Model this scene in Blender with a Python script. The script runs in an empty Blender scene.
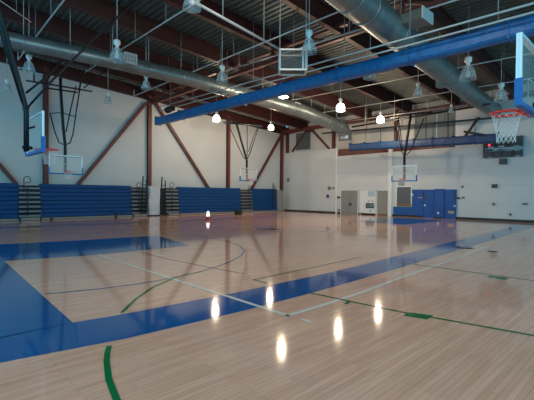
import bpy, math, random
from mathutils import Vector, Matrix
random.seed(7)
COL = bpy.context.scene.collection
# ------------------------------------------------------------------ camera
F = 383.18
CR = Vector((0.69175, 0.72212, 0.00785)); yaw, pitch, roll = math.radians(-46.2325), math.radians(-0.80992), math.radians(0.45)
CF = Vector((math.cos(pitch)*math.sin(yaw), math.cos(pitch)*math.cos(yaw), math.sin(pitch)))
r0 = Vector((math.cos(yaw), -math.sin(yaw), 0)); u0 = r0.cross(CF)
CR = r0*math.cos(roll) + u0*math.sin(roll); CU = -r0*math.sin(roll) + u0*math.cos(roll)
EYE = Vector((0, 0, 1.7))
cd = bpy.data.cameras.new('camera'); cam = bpy.data.objects.new('camera', cd); COL.objects.link(cam)
cd.sensor_width = 36; cd.lens = F/534*36; cd.clip_start = 0.05; cd.clip_end = 500
M = Matrix((CR, CU, -CF)).transposed().to_4x4(); M.translation = EYE; cam.matrix_world = M
bpy.context.scene.camera = cam
# points of the photo turned into places in the hall, on the plane they lie in
def _ray(px, py): return CF + CR*((px-267)/F) - CU*((py-200)/F)
def atx(px, py, v): d = _ray(px, py); return EYE + d*(v/d.x)
def aty(px, py, v): d = _ray(px, py); return EYE + d*(v/d.y)
def atz(px, py, v): d = _ray(px, py); return EYE + d*((v-1.7)/d.z)

# ------------------------------------------------------------------ materials
def mat(name, col, rough=0.6, metal=0.0, spec=0.5, noise=None, emit=None, alpha=None, trans=0.0, coat=0.0):
    m = bpy.data.materials.new(name); m.use_nodes = True
    nt = m.node_tree; b = nt.nodes['Principled BSDF']
    b.inputs['Base Color'].default_value = (*col, 1); b.inputs['Roughness'].default_value = rough
    b.inputs['Metallic'].default_value = metal; b.inputs['Specular IOR Level'].default_value = spec
    b.inputs['Transmission Weight'].default_value = trans; b.inputs['Coat Weight'].default_value = coat
    if emit: b.inputs['Emission Color'].default_value = (*emit[0], 1); b.inputs['Emission Strength'].default_value = emit[1]
    if alpha is not None: b.inputs['Alpha'].default_value = alpha
    if noise:
        sc, amt = noise
        tc = nt.nodes.new('ShaderNodeTexCoord'); n = nt.nodes.new('ShaderNodeTexNoise'); n.inputs['Scale'].default_value = sc
        n.inputs['Detail'].default_value = 4
        nt.links.new(tc.outputs['Object'], n.inputs['Vector'])
        mr = nt.nodes.new('ShaderNodeMapRange'); mr.inputs[1].default_value = .3; mr.inputs[2].default_value = .7
        mr.inputs[3].default_value = 1-amt; mr.inputs[4].default_value = 1+amt
        nt.links.new(n.outputs['Fac'], mr.inputs[0])
        mx = nt.nodes.new('ShaderNodeMix'); mx.data_type = 'RGBA'; mx.blend_type = 'MULTIPLY'; mx.inputs[0].default_value = 1
        mx.inputs[6].default_value = (*col, 1)
        cb = nt.nodes.new('ShaderNodeCombineColor')
        for k in range(3): nt.links.new(mr.outputs[0], cb.inputs[k])
        nt.links.new(cb.outputs[0], mx.inputs[7]); nt.links.new(mx.outputs[2], b.inputs['Base Color'])
    return m

def wall_mat(name, col, seams, axis='Z', seam_col=0.9):
    """painted block wall: faint darker joints at the given heights and a light mottling"""
    m = mat(name, col, 0.7, noise=(0.35, 0.05)); nt = m.node_tree; b = nt.nodes['Principled BSDF']
    src = b.inputs['Base Color'].links[0].from_socket
    tc = nt.nodes.new('ShaderNodeNewGeometry'); sp = nt.nodes.new('ShaderNodeSeparateXYZ'); nt.links.new(tc.outputs['Position'], sp.inputs[0])
    acc = None
    for s in seams:
        a = nt.nodes.new('ShaderNodeMath'); a.operation = 'SUBTRACT'; nt.links.new(sp.outputs[2], a.inputs[0]); a.inputs[1].default_value = s
        c = nt.nodes.new('ShaderNodeMath'); c.operation = 'ABSOLUTE'; nt.links.new(a.outputs[0], c.inputs[0])
        d = nt.nodes.new('ShaderNodeMath'); d.operation = 'LESS_THAN'; nt.links.new(c.outputs[0], d.inputs[0]); d.inputs[1].default_value = 0.022
        if acc is None: acc = d.outputs[0]
        else:
            e = nt.nodes.new('ShaderNodeMath'); e.operation = 'MAXIMUM'; nt.links.new(acc, e.inputs[0]); nt.links.new(d.outputs[0], e.inputs[1]); acc = e.outputs[0]
    mx = nt.nodes.new('ShaderNodeMix'); mx.data_type = 'RGBA'; mx.blend_type = 'MULTIPLY'
    nt.links.new(acc, mx.inputs[0]); nt.links.new(src, mx.inputs[6]); mx.inputs[7].default_value = (seam_col,)*3+(1,)
    nt.links.new(mx.outputs[2], b.inputs['Base Color'])
    return m

def wood_floor(name):
    m = bpy.data.materials.new(name); m.use_nodes = True; nt = m.node_tree; b = nt.nodes['Principled BSDF']
    g = nt.nodes.new('ShaderNodeNewGeometry'); mp = nt.nodes.new('ShaderNodeMapping'); mp.inputs['Rotation'].default_value[2] = math.pi/2
    nt.links.new(g.outputs['Position'], mp.inputs['Vector'])
    br = nt.nodes.new('ShaderNodeTexBrick'); br.inputs['Scale'].default_value = 1; br.inputs['Brick Width'].default_value = 1.1
    br.inputs['Row Height'].default_value = 0.057; br.inputs['Mortar Size'].default_value = 0.0012; br.offset = 0.37; br.offset_frequency = 3
    br.inputs['Color1'].default_value = FLOOR1; br.inputs['Color2'].default_value = FLOOR2; br.inputs['Mortar'].default_value = (.34, .20, .13, 1)
    br.inputs['Bias'].default_value = 0.0
    nt.links.new(mp.outputs[0], br.inputs['Vector'])
    n = nt.nodes.new('ShaderNodeTexNoise'); n.inputs['Scale'].default_value = 1.0; n.inputs['Detail'].default_value = 6
    m2 = nt.nodes.new('ShaderNodeMapping'); m2.inputs['Scale'].default_value = (14, 1.2, 1)
    nt.links.new(g.outputs['Position'], m2.inputs['Vector']); nt.links.new(m2.outputs[0], n.inputs['Vector'])
    mr = nt.nodes.new('ShaderNodeMapRange'); mr.inputs[1].default_value = .25; mr.inputs[2].default_value = .75; mr.inputs[3].default_value = .88; mr.inputs[4].default_value = 1.1
    nt.links.new(n.outputs['Fac'], mr.inputs[0]); cb = nt.nodes.new('ShaderNodeCombineColor')
    for k in range(3): nt.links.new(mr.outputs[0], cb.inputs[k])
    mx = nt.nodes.new('ShaderNodeMix'); mx.data_type = 'RGBA'; mx.blend_type = 'MULTIPLY'; mx.inputs[0].default_value = 1
    nt.links.new(br.outputs['Color'], mx.inputs[6]); nt.links.new(cb.outputs[0], mx.inputs[7]); nt.links.new(mx.outputs[2], b.inputs['Base Color'])
    gloss(b, nt)
    return m
def gloss(b, nt):
    b.inputs['Roughness'].default_value = 0.07; b.inputs['Specular IOR Level'].default_value = 0.38
    g = nt.nodes.new('ShaderNodeNewGeometry')
    n = nt.nodes.new('ShaderNodeTexNoise'); n.inputs['Scale'].default_value = 4; nt.links.new(g.outputs['Position'], n.inputs['Vector'])
    bp = nt.nodes.new('ShaderNodeBump'); bp.inputs['Strength'].default_value = .05; bp.inputs['Distance'].default_value = .012
    nt.links.new(n.outputs['Fac'], bp.inputs['Height']); nt.links.new(bp.outputs[0], b.inputs['Normal'])
def paint(name, col):
    m = mat(name, col, .2); gloss(m.node_tree.nodes['Principled BSDF'], m.node_tree); return m

FLOOR1 = (.85, .475, .345, 1); FLOOR2 = (.77, .41, .29, 1)
W_WOOD = wood_floor('maple_floor')
P_BLUE = paint('court_blue', (.004, .10, .32)); P_GREEN = paint('court_green', (.004, .17, .055)); P_WHITE = paint('court_white', (.82, .76, .70))
P_LBLUE = paint('court_light_blue', (.06, .17, .3)); P_RED = paint('court_red', (.28, .11, .09)); P_DARK = paint('court_dark', (.03, .04, .07))
WALL_L = wall_mat('left_wall_paint', (.56, .60, .61), [3.7, 5.2, 6.7], 'Z', .93)
WALL_F = wall_mat('far_wall_paint', (.62, .64, .64), [2.5, 3.75, 5.0])
WALL_U = wall_mat('upper_wall_paint', (.56, .555, .53), [7.2])
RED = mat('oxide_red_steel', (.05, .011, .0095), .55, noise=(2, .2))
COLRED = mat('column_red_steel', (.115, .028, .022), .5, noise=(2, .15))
DECK = mat('steel_deck', (.085, .10, .095), .5, .3, noise=(1.5, .15))
GALV = mat('galvanised_duct', (.20, .245, .25), .38, .6, noise=(2.2, .18))
GALVB = mat('duct_register', (.62, .66, .66), .45, .2)
HROD = mat('hanger_steel', (.22, .24, .24), .5, .2)
PIPE = mat('grey_pipe', (.48, .51, .51), .4, .2)
DARKP = mat('dark_pipe', (.02, .024, .03), .45)
MAST = mat('mast_paint', (.006, .011, .016), .45, spec=.25)
VINYL = mat('blue_vinyl', (.003, .125, .36), .45, noise=(5, .25))
VINYL2 = mat('navy_vinyl', (.008, .045, .14), .5, noise=(5, .25))
BLEACH = mat('blue_bleacher', (.002, .058, .20), .6, spec=.25, noise=(3, .1))
SHADOWGAP = mat('bleacher_gap_shade', (.006, .015, .045), .8)  # dark colour standing in for shade in the voids between rows and steps
SKIRT = mat('bleacher_skirt', (.26, .25, .235), .6)
STEP = mat('grey_step', (.20, .22, .21), .5, .3)
BLACK = mat('black_steel', (.012, .014, .016), .5)
PADW = mat('white_pad', (.55, .58, .62), .6, noise=(3, .06))
PADB = mat('blue_pad', (.003, .13, .42), .45)
FRAMEW = mat('board_frame', (.80, .86, .88), .3, .3)
ORANGE = mat('rim_orange', (.85, .028, .018), .4)
NET = mat('net_cord', (.82, .84, .84), .8)
GLASS = mat('board_glass', (.75, .85, .85), .04, spec=.6, alpha=.16)
LAMPG = mat('lamp_glass', (.50, .62, .66), .35, spec=.5, alpha=.24)
LAMPH = mat('lamp_housing', (.75, .78, .78), .4)
BULB = mat('lit_bulb', (1, 1, 1), .5, emit=((1.0, .86, .70), 7))
BULBOFF = mat('unlit_bulb', (.8, .85, .85), .3)
DOORG = mat('grey_door', (.27, .275, .25), .55, noise=(2, .05)); DOORB = mat('blue_door', (.010, .085, .33), .45)
WHITE = mat('white_paint', (.78, .80, .79), .6); GREYW = mat('grey_window', (.13, .14, .14), .15, spec=.7)
TAN = mat('tan_wood', (.22, .13, .07), .5); BASEB = mat('black_baseboard', (.012, .012, .016), .5)
LOUV = mat('grey_louvre', (.14, .17, .175), .6); DARKG = mat('dark_grey', (.045, .055, .065), .5); PALE = mat('pale_blue_print', (.30, .45, .50), .6)
REDLED = mat('red_digit', (.8, .02, .03), .4, emit=((1, .03, .05), 4)); CONEW = mat('cone_white_glow', (.9, .9, .95), .4, emit=((.95, .95, 1), 1.6)); CONER = mat('cone_red', (.6, .03, .04), .4)
YEL = mat('brass_tan', (.5, .38, .2), .5)

# ------------------------------------------------------------------ mesh builder
class MB:
    def __init__(s): s.v = []; s.f = []; s.smooth = []
    def add(s, vs, fs, sm=False):
        n = len(s.v); s.v += [tuple(v) for v in vs]; s.f += [tuple(i+n for i in f) for f in fs]; s.smooth += [sm]*len(fs); return s
    def box(s, a, b):
        x0, y0, z0 = [min(a[i], b[i]) for i in range(3)]; x1, y1, z1 = [max(a[i], b[i]) for i in range(3)]
        return s.add([(x0,y0,z0),(x1,y0,z0),(x1,y1,z0),(x0,y1,z0),(x0,y0,z1),(x1,y0,z1),(x1,y1,z1),(x0,y1,z1)],
                     [(0,3,2,1),(4,5,6,7),(0,1,5,4),(1,2,6,5),(2,3,7,6),(3,0,4,7)])
    def rbox(s, a, b, ch=0.01):
        """box with chamfered vertical-section corners (8-gon section swept along the longest side)"""
        lo = [min(a[i], b[i]) for i in range(3)]; hi = [max(a[i], b[i]) for i in range(3)]
        L = max(range(3), key=lambda i: hi[i]-lo[i]); o = [i for i in range(3) if i != L]
        p, q = o; c = min(ch, (hi[p]-lo[p])/2.2, (hi[q]-lo[q])/2.2)
        ring = [(lo[p]+c, lo[q]), (hi[p]-c, lo[q]), (hi[p], lo[q]+c), (hi[p], hi[q]-c), (hi[p]-c, hi[q]), (lo[p]+c, hi[q]), (lo[p], hi[q]-c), (lo[p], lo[q]+c)]
        vs = []
        for t in (lo[L], hi[L]):
            for (m, n) in ring:
                v = [0, 0, 0]; v[L] = t; v[p] = m; v[q] = n; vs.append(v)
        fs = [tuple(range(8)), tuple(range(15, 7, -1))] + [(i, i+8, (i+1) % 8+8, (i+1) % 8) for i in range(8)]
        return s.add(vs, fs)
    def beam(s, a, b, w, h, up=(0, 0, 1)):
        a, b = Vector(a), Vector(b); d = (b-a).normalized(); up = Vector(up)
        if abs(d.dot(up)) > .98: up = Vector((0, 1, 0))
        x = d.cross(up).normalized()*w/2; y = x.cross(d).normalized()*h/2
        vs = [a-x-y, a+x-y, a+x+y, a-x+y, b-x-y, b+x-y, b+x+y, b-x+y]
        return s.add(vs, [(0,1,2,3),(7,6,5,4),(0,4,5,1),(1,5,6,2),(2,6,7,3),(3,7,4,0)])
    def tube(s, pts, r, n=8, closed=False):
        pts = [Vector(p) for p in pts]; N = len(pts); rs = r if isinstance(r, (list, tuple)) else [r]*N
        d0 = (pts[1]-pts[0]).normalized(); up = Vector((0, 0, 1)) if abs(d0.z) < .9 else Vector((1, 0, 0))
        x = d0.cross(up).normalized(); base = len(s.v); vs = []
        for i, p in enumerate(pts):
            if closed: d = (pts[(i+1) % N]-pts[i-1]).normalized()
            else: d = (pts[min(i+1, N-1)]-pts[max(i-1, 0)]).normalized()
            x = (x-d*x.dot(d)).normalized(); y = d.cross(x)
            for k in range(n):
                t = 2*math.pi*k/n; vs.append(p+(x*math.cos(t)+y*math.sin(t))*rs[i])
        fs = []
        for i in range(N if closed else N-1):
            j = (i+1) % N
            for k in range(n): fs.append((i*n+k, i*n+(k+1) % n, j*n+(k+1) % n, j*n+k))
        if not closed: fs += [tuple(range(n-1, -1, -1)), tuple((N-1)*n+k for k in range(n))]
        return s.add(vs, fs, True)
    def lathe(s, c, prof, n=20, axis=(0, 0, 1)):
        c = Vector(c); ax = Vector(axis).normalized(); up = Vector((1, 0, 0)) if abs(ax.x) < .9 else Vector((0, 1, 0))
        x = ax.cross(up).normalized(); y = ax.cross(x); vs = []; fs = []
        for (r, h) in prof:
            for k in range(n):
                t = 2*math.pi*k/n; vs.append(c+ax*h+(x*math.cos(t)+y*math.sin(t))*r)
        for i in range(len(prof)-1):
            for k in range(n): fs.append((i*n+k, i*n+(k+1) % n, (i+1)*n+(k+1) % n, (i+1)*n+k))
        return s.add(vs, fs, True)
    def poly(s, pts, th):
        """flat horizontal polygon with thickness th upward"""
        n = len(pts); vs = [Vector(p) for p in pts]; vs += [Vector(p)+Vector((0, 0, th)) for p in pts]
        return s.add(vs, [tuple(range(n-1, -1, -1)), tuple(range(n, 2*n))] + [(i, (i+1) % n, (i+1) % n+n, i+n) for i in range(n)])
    def build(s, name, m, parent=None, label=None, cat=None, group=None, kind=None):
        off = Vector(parent.get('_w', (0, 0, 0))) if parent else Vector((0, 0, 0))
        if not parent and kind != 'structure':
            xs = [[v[i] for v in s.v] for i in range(3)]; o = Vector(((min(xs[0])+max(xs[0]))/2, (min(xs[1])+max(xs[1]))/2, min(xs[2])))
        else: o = off
        me = bpy.data.meshes.new(name); me.from_pydata([tuple(Vector(v)-o) for v in s.v], [], s.f); me.materials.append(m)
        me.polygons.foreach_set('use_smooth', s.smooth); me.update()
        ob = bpy.data.objects.new(name, me); COL.objects.link(ob)
        if parent: ob.parent = parent; WORLD[ob.name] = off
        else: ob.location = o
        ob['_w'] = tuple(o)
        return tag(ob, label, cat, group, kind)
WORLD = {}
def tag(o, label=None, cat=None, group=None, kind=None):
    if label: o['label'] = label
    if cat: o['category'] = cat
    if group: o['group'] = group
    if kind: o['kind'] = kind
    return o
def thing(name, loc, label, cat, group=None, kind=None):
    o = bpy.data.objects.new(name, None); COL.objects.link(o); o.location = loc; o.empty_display_size = .2; o['_w'] = tuple(loc)
    return tag(o, label, cat, group, kind)

def roofz(y): return 10.98-0.0635*y          # underside of the roof deck
XW, YF = -28.4, 29.8                          # left wall and far wall
TH = 0.0015

# ------------------------------------------------------------------ floor and court markings
floor = MB().box((-28.6, -9, -.2), (9, 30.2, 0)).build('floor', W_WOOD, kind='structure')
def ribbon(pts, w, z=TH):
    b = MB(); n = len(pts); L = []; R_ = []
    for i in range(n):
        a = Vector(pts[max(i-1, 0)]); c = Vector(pts[min(i+1, n-1)]); d = (c-a).normalized(); nn = Vector((-d.y, d.x))*w/2
        p = Vector(pts[i]); L.append((p.x+nn.x, p.y+nn.y, z)); R_.append((p.x-nn.x, p.y-nn.y, z))
    for i in range(n-1): b.add([R_[i], R_[i+1], L[i+1], L[i]], [(0, 1, 2, 3)])
    return b
def mark(b, name, m, label=None): o = b.build(name, m, floor, label); return o
def quadstrip(A, B_, z=TH):
    b = MB()
    for i in range(len(A)-1): b.add([(*A[i], z), (*A[i+1], z), (*B_[i+1], z), (*B_[i], z)], [(0, 1, 2, 3)])
    return b
outer = [(-4.62, -2), (-4.58, .71), (-4.46, 1.35), (-4.36, 1.9), (-4.25, 3.6), (-4.24, 5.37), (-4.27, 6.7), (-4.33, 8.5), (-4.52, 12.9), (-4.75, 18), (-5.1, 24), (-5.3, 27.3)]
inner = [(-5.4, -2), (-5.39, .71), (-5.37, 1.62), (-5.28, 2.2), (-5.13, 4.27), (-5.10, 6.48), (-5.12, 8.0), (-5.2, 9.5), (-5.42, 13.3), (-5.65, 18), (-6.0, 24), (-6.2, 27.3)]
mark(quadstrip(outer, inner), 'sideline_band', P_BLUE, 'wide blue sideline band on the near side of the court')
b = MB().add([(-22.5, -6, TH), (-5.36, -6, TH), (-5.36, 1.63, TH), (-11.35, 1.86, TH), (-22.5, 2.15, TH)], [(0, 1, 2, 3, 4)])
mark(b, 'baseline_band', P_BLUE, 'wide blue baseline apron at the near end of the court')
mark(quadstrip([(-21.75, -2), (-21.9, 4), (-20.9, 10), (-20.7, 18), (-20.5, 27)], [(-22.3, -2), (-22.3, 4), (-21.3, 10), (-21.1, 18), (-20.9, 27)]), 'sideline_band', P_BLUE, 'blue sideline band in front of the bleachers')
mark(MB().add([(-6.2, 26.4, TH*.6), (-5.3, 26.4, TH*.6), (-5.3, 27.3, TH*.6), (-20.5, 27.3, TH*.6), (-20.5, 26.4, TH*.6)], [(0, 1, 2, 3, 4)]), 'baseline_band', P_BLUE, 'blue baseline band at the far end of the court')
mark(MB().add([(-11.35, 1.87, TH*2), (-10.92, 3.6, TH*2), (-10.86, 5), (-10.86, 6.75, TH*2)][:2]+[(-10.84, 5, TH*2), (-10.9, 6.9, TH*2), (-14.35, 7.55, TH*2), (-14.4, 6.4, TH*2), (-14.6, 4.6, TH*2), (-15.15, 2.0, TH*2)], [(0, 1, 2, 3, 4, 5, 6, 7)]), 'painted_key', P_BLUE, 'solid blue painted key at the near end of the court')
mark(MB().add([(-14.5, 21.3, TH*2), (-10.6, 21.3, TH*2), (-10.6, 26.6, TH*2), (-14.5, 26.6, TH*2)], [(0, 1, 2, 3)]), 'painted_key', P_BLUE, 'solid blue painted key at the far end of the court')
mark(ribbon([(-10.87, 3.93), (-3.64, 3.93)], .075, TH*3), 'white_line', P_WHITE)
mark(ribbon([(-3.66, 3.9), (-3.65, 4.63), (-3.67, 5.78), (-3.78, 7.45), (-3.88, 9.64), (-4.0, 12.4), (-4.15, 14.5)], .075, TH*3), 'white_line', P_WHITE)
mark(ribbon([(-3.43, 3.95), (-3.26, 3.96)], .05, TH*3), 'white_line', P_WHITE, 'short white dash outside the white corner')
mark(ribbon([(-9.71, 3.98), (-9.55, 5.12), (-9.4, 6.5), (-9.2, 7.5)], .03, TH*3), 'white_line', P_WHITE)
mark(ribbon([(-13.6, 13.1), (-12.6, 13.5), (-11.6, 13.95)], .1, TH*3), 'white_line', P_WHITE)
arc = [(-7.2, 1.75), (-6.94, 2.56), (-6.87, 3.15), (-6.86, 3.81), (-7.02, 4.65), (-7.27, 5.35), (-7.65, 6.10), (-8.16, 6.85), (-8.85, 7.55), (-9.82, 8.15), (-11, 8.55), (-12.4, 8.7), (-13.8, 8.55)]
mark(ribbon(arc, .055, TH*3), 'three_point_line', P_LBLUE, 'pale blue three-point arc of the main court')
garc = [(-1.9, 1.13), (-2.5, 1.18), (-3.10, 1.28), (-3.5, 1.37), (-3.9, 1.505), (-4.1, 1.59), (-4.27, 1.675)]
mark(ribbon(garc, .06, TH*3), 'three_point_line', P_GREEN, 'green arc outside the blue band')
garc = [(-5.34, 2.27), (-5.90, 2.74), (-6.45, 3.33), (-6.80, 3.91), (-6.99, 4.36), (-7.03, 4.75)]
mark(ribbon(garc, .05, TH*4), 'three_point_line', P_GREEN, 'green arc inside the blue band')
mark(ribbon([(-4.24, 5.13), (-3.31, 5.21), (-2.63, 5.28), (-1.97, 5.42), (-1.10, 5.59), (-.4, 5.72)], .055, TH*3), 'lane_line', P_GREEN)
mark(ribbon([(-4.9, 9.2), (-1.2, 9.25)], .05, TH*3), 'lane_line', P_GREEN)
mark(ribbon([(-5.67, 5.06), (-5.72, 7.26), (-5.80, 9.15)], .045, TH*3), 'free_throw_line', P_GREEN)
mark(ribbon([(-5.68, 5.08), (-5.27, 5.07)], .045, TH*3), 'lane_line', P_GREEN)
mark(MB().add([(-2.56, 5.14, TH*2), (-2.25, 5.22, TH*2), (-2.27, 5.47, TH*2), (-2.58, 5.34, TH*2)], [(0, 1, 2, 3)]), 'lane_block', P_GREEN, 'solid green block on the green lane line')
mark(ribbon([(-3.5, 5.20), (-3.44, 5.02)], .06, TH*3), 'lane_tick', P_GREEN)
mark(MB().box((-2.6, 8.9, 0), (-2.25, 9.15, TH*2)), 'lane_block', P_GREEN)
mark(ribbon([(-10.6, 5.02), (-8.9, 5.03), (-7.2, 5.2), (-6.2, 5.3)], .03, TH*3), 'red_line', P_RED)
c = [(-12.9+1.8*math.cos(t*math.pi/16), 14.2+1.8*math.sin(t*math.pi/16)) for t in range(33)]
mark(ribbon(c, .06, TH*2), 'centre_circle', P_BLUE)
mark(ribbon([(-21, 14.2), (-5.6, 14.2)], .05, TH*2), 'half_court_line', P_BLUE)
# dark cover plates set in the floor
for i, (p, q, lab) in enumerate([((464, 247.6), .3, 'dark oval floor socket cover beside the end of the white line'), ((492.5, 251.5), .16, 'small dark floor socket cover on bare maple to the right of the white line')]):
    o = atz(*p, 0); MB().lathe((o.x, o.y, 0.001), [(0, .012), (q*.9, .012), (q, 0), (0, 0)], 20).build('floor_cover_plate', P_DARK, None, lab, 'cover plate')
o = atz(271, 229.3, 0); MB().lathe((o.x, o.y, .001), [(0, .014), (.42, .014), (.46, 0), (0, 0)], 24).build('floor_cover_plate', P_DARK, None, 'dark round plate set at the middle of the court', 'cover plate')

# ------------------------------------------------------------------ walls
b = MB().add([(XW, -9, 0), (XW, 30, 0), (XW, 30, roofz(30)+.1), (XW, -9, roofz(-9)+.1), (XW-.2, -9, 0), (XW-.2, 30, 0), (XW-.2, 30, roofz(30)+.1), (XW-.2, -9, roofz(-9)+.1)],
              [(0,1,2,3),(7,6,5,4),(0,4,5,1),(1,5,6,2),(2,6,7,3),(3,7,4,0)]).build('wall_left', WALL_L, kind='structure')
XS = -21.6     # step between the two lower wall blocks
wf = MB().box((XW, YF, 0), (XS, YF+.6, 6.12)).build('wall_back', WALL_F, kind='structure')
w2 = MB().box((XS+.02, YF, 0), (9, YF+.6, 5.36)).box((-10.94, YF, 5.36), (9, YF+.6, 9.2)).build('wall_back', WALL_F, kind='structure')
MB().box((XW, YF+.35, 6.12), (XS, YF+.6, 9.3)).box((XS, YF+.35, 5.9), (-10.9, YF+.6, 9.3)).build('wall_back', WALL_U, kind='structure')
MB().box((XS-.05, YF-.12, 0), (XS+.12, YF, 6.12)).build('trim_1', WHITE, kind='structure')
px0 = aty(389, 200, YF).x; px1 = aty(392.6, 200, YF).x
MB().box((px0, YF-.2, 0), (px1, YF+.08, 5.85)).build('trim_2', WHITE, kind='structure')
MB().box((XS+.1, YF-.02, 5.36), (-10.96, YF+.3, 5.98)).build('trim_3', COLRED, kind='structure')
# baseboards along the far wall, broken by the doors
for i, (a, c) in enumerate([((284, 0), (341, 0)), ((358.5, 0), (377, 0)), ((389, 0), (424, 0)), ((434, 0), (445, 0))]):
    xa, xb = aty(a[0], 214, YF).x, aty(c[0], 214, YF).x
    MB().box((xa, YF-.05, 0), (xb, YF, .13)).build('baseboard_back', BASEB, kind='structure')
xa = aty(456, 214, YF).x; MB().box((xa, YF-.05, 0), (9, YF, .16)).build('baseboard_back', BASEB, kind='structure')
# far wall doors
def fbox(px0, py0, px1, py1, y, d, m, name, parent=None, **k):
    a = aty(px0, py0, y); c = aty(px1, py1, y)
    return MB().rbox((a.x, y, max(a.z, 0.01)), (c.x, y-d, max(c.z, 0.01)), .01).build(name, m, parent, **k)
def door(n, px0, py0, px1, m):
    d = fbox(px0, py0, px1, 225, YF+.03, .08, m, 'door_%d' % n, kind='structure')
    a = aty(px0, py0, YF); c = aty(px1, py0, YF)
    MB().box((a.x-.05, YF-.03, 0), (a.x, YF-.1, a.z+.05)).box((c.x, YF-.03, 0), (c.x+.05, YF-.1, a.z+.05)).box((a.x-.05, YF-.03, a.z), (c.x+.05, YF-.1, a.z+.05)).build('door_frame', m if m is DOORB else WHITE, d)
    return d
d = door(1, 341.5, 190.6, 358.3, DOORG)
a = aty(350, 200, YF).x; MB().box((a-.008, YF-.055, .02), (a+.008, YF-.062, 2.1)).build('door_seam', LOUV, d); fbox(349, 203, 351.5, 205.5, YF-.05, .05, DARKG, 'door_handle', d)
d = door(2, 361.2, 190.6, 376, WHITE)
fbox(368, 190.9, 375, 196.5, YF-.05, .015, mat('pale_sky_glass', (.45, .6, .68), .1), 'door_window', d)
# dark lettered notice on the white door
s = thing('wall_sign', aty(370.3, 208, YF-.07), 'dark sign with pale lettering on the white door', 'sign')
fbox(366, 203, 374, 208.3, YF-.06, .03, DARKG, 'sign_board', s)
def glyph(txt, p, size, m, parent, ry=0):
    cu = bpy.data.curves.new('lettering', 'FONT'); cu.body = txt; cu.size = size; cu.align_x = 'CENTER'; cu.align_y = 'CENTER'; cu.extrude = .003
    t = bpy.data.objects.new('t', cu); COL.objects.link(t)
    dg = bpy.context.evaluated_depsgraph_get(); me = bpy.data.meshes.new_from_object(t.evaluated_get(dg)); bpy.data.objects.remove(t)
    me.materials.clear(); me.materials.append(m); R = Matrix.Rotation(ry, 4, 'Z') @ Matrix.Rotation(math.pi/2, 4, 'X')
    me.transform(R); ob = bpy.data.objects.new('lettering', me); COL.objects.link(ob); ob.parent = parent; ob.location = Vector(p)-Vector(parent['_w']); return ob
p = aty(370.6, 205.7, YF-.1); glyph('GER', p, .36, PALE, s)
for px in (368.6, 372.6): fbox(px-.45, 200.5, px+.45, 201.4, YF-.05, .03, DARKG, 'bolt', d)
fbox(369.8, 210, 371, 211.3, YF-.05, .03, DARKG, 'lock_plate', d)
d = door(3, 377.6, 190.6, 388.8, DOORG); fbox(378, 213.6, 388.4, 218, YF-.05, .03, TAN, 'kick_plate', d); a = aty(383, 200, YF).x
# blue panelled service counter with window
s = thing('service_counter', (aty(405, 215, YF).x, YF, 0), 'blue wall panel around a grey serving window, right of the white pilaster', 'serving window')
a = aty(393.4, 206.6, YF); c = aty(423, 189.5, YF); wl, wr = aty(396.8, 200, YF).x, aty(411.6, 200, YF).x
MB().box((a.x, YF+.05, .02), (c.x, YF-.04, a.z)).box((wr, YF+.05, a.z), (c.x, YF-.04, c.z)).build('panel', DOORB, s)
fbox(396.8, 186.2, 411.6, 206.6, YF, .03, GREYW, 'window_pane', s)
fbox(396.3, 185.8, 412.2, 187, YF, .07, WHITE, 'window_head', s); fbox(397, 203.5, 411.5, 206.6, YF, .06, TAN, 'counter_ledge', s)
fbox(396, 186.5, 397, 206.6, YF, .06, WHITE, 'window_jamb', s); fbox(411.2, 186.5, 412, 206.6, YF, .06, WHITE, 'window_jamb', s)
fbox(418, 197, 423, 198, YF-.04, .02, YEL, 'name_plate', s); MB().lathe(aty(411.9, 194.8, YF-.06), [(0, .05), (.09, .05), (.12, 0), (0, 0)], 12, (0, -1, 0)).build('lamp_disc', WHITE, s)
d = door(4, 424, 190.3, 434, DOORB); fbox(425.5, 193, 427, 199.5, YF-.05, .015, DARKG, 'vision_panel', d); MB().lathe(aty(425, 205.3, YF-.05), [(0, .06), (.07, .06), (.09, 0), (0, 0)], 12, (0, -1, 0)).build('door_knob', LAMPH, d)
p_ = fbox(435, 189, 444.2, 217.2, YF, .12, DOORB, 'wall_panel', label='tall plain blue panel with a white disc between two blue doors', cat='panel')
MB().lathe(aty(438.2, 213, YF-.13), [(0, .03), (.08, .03), (.1, 0), (0, 0)], 14, (0, -1, 0)).build('disc', WHITE, p_, 'white disc')
d = door(5, 445, 190.2, 456, DOORB); fbox(453.5, 193, 455, 199.5, YF-.05, .015, DARKG, 'vision_panel', d); fbox(448, 210.8, 454, 213.6, YF-.05, .02, YEL, 'door_louvre', d); MB().lathe(aty(455, 206, YF-.05), [(0, .06), (.07, .06), (.09, 0), (0, 0)], 12, (0, -1, 0)).build('door_knob', LAMPH, d)
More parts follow.
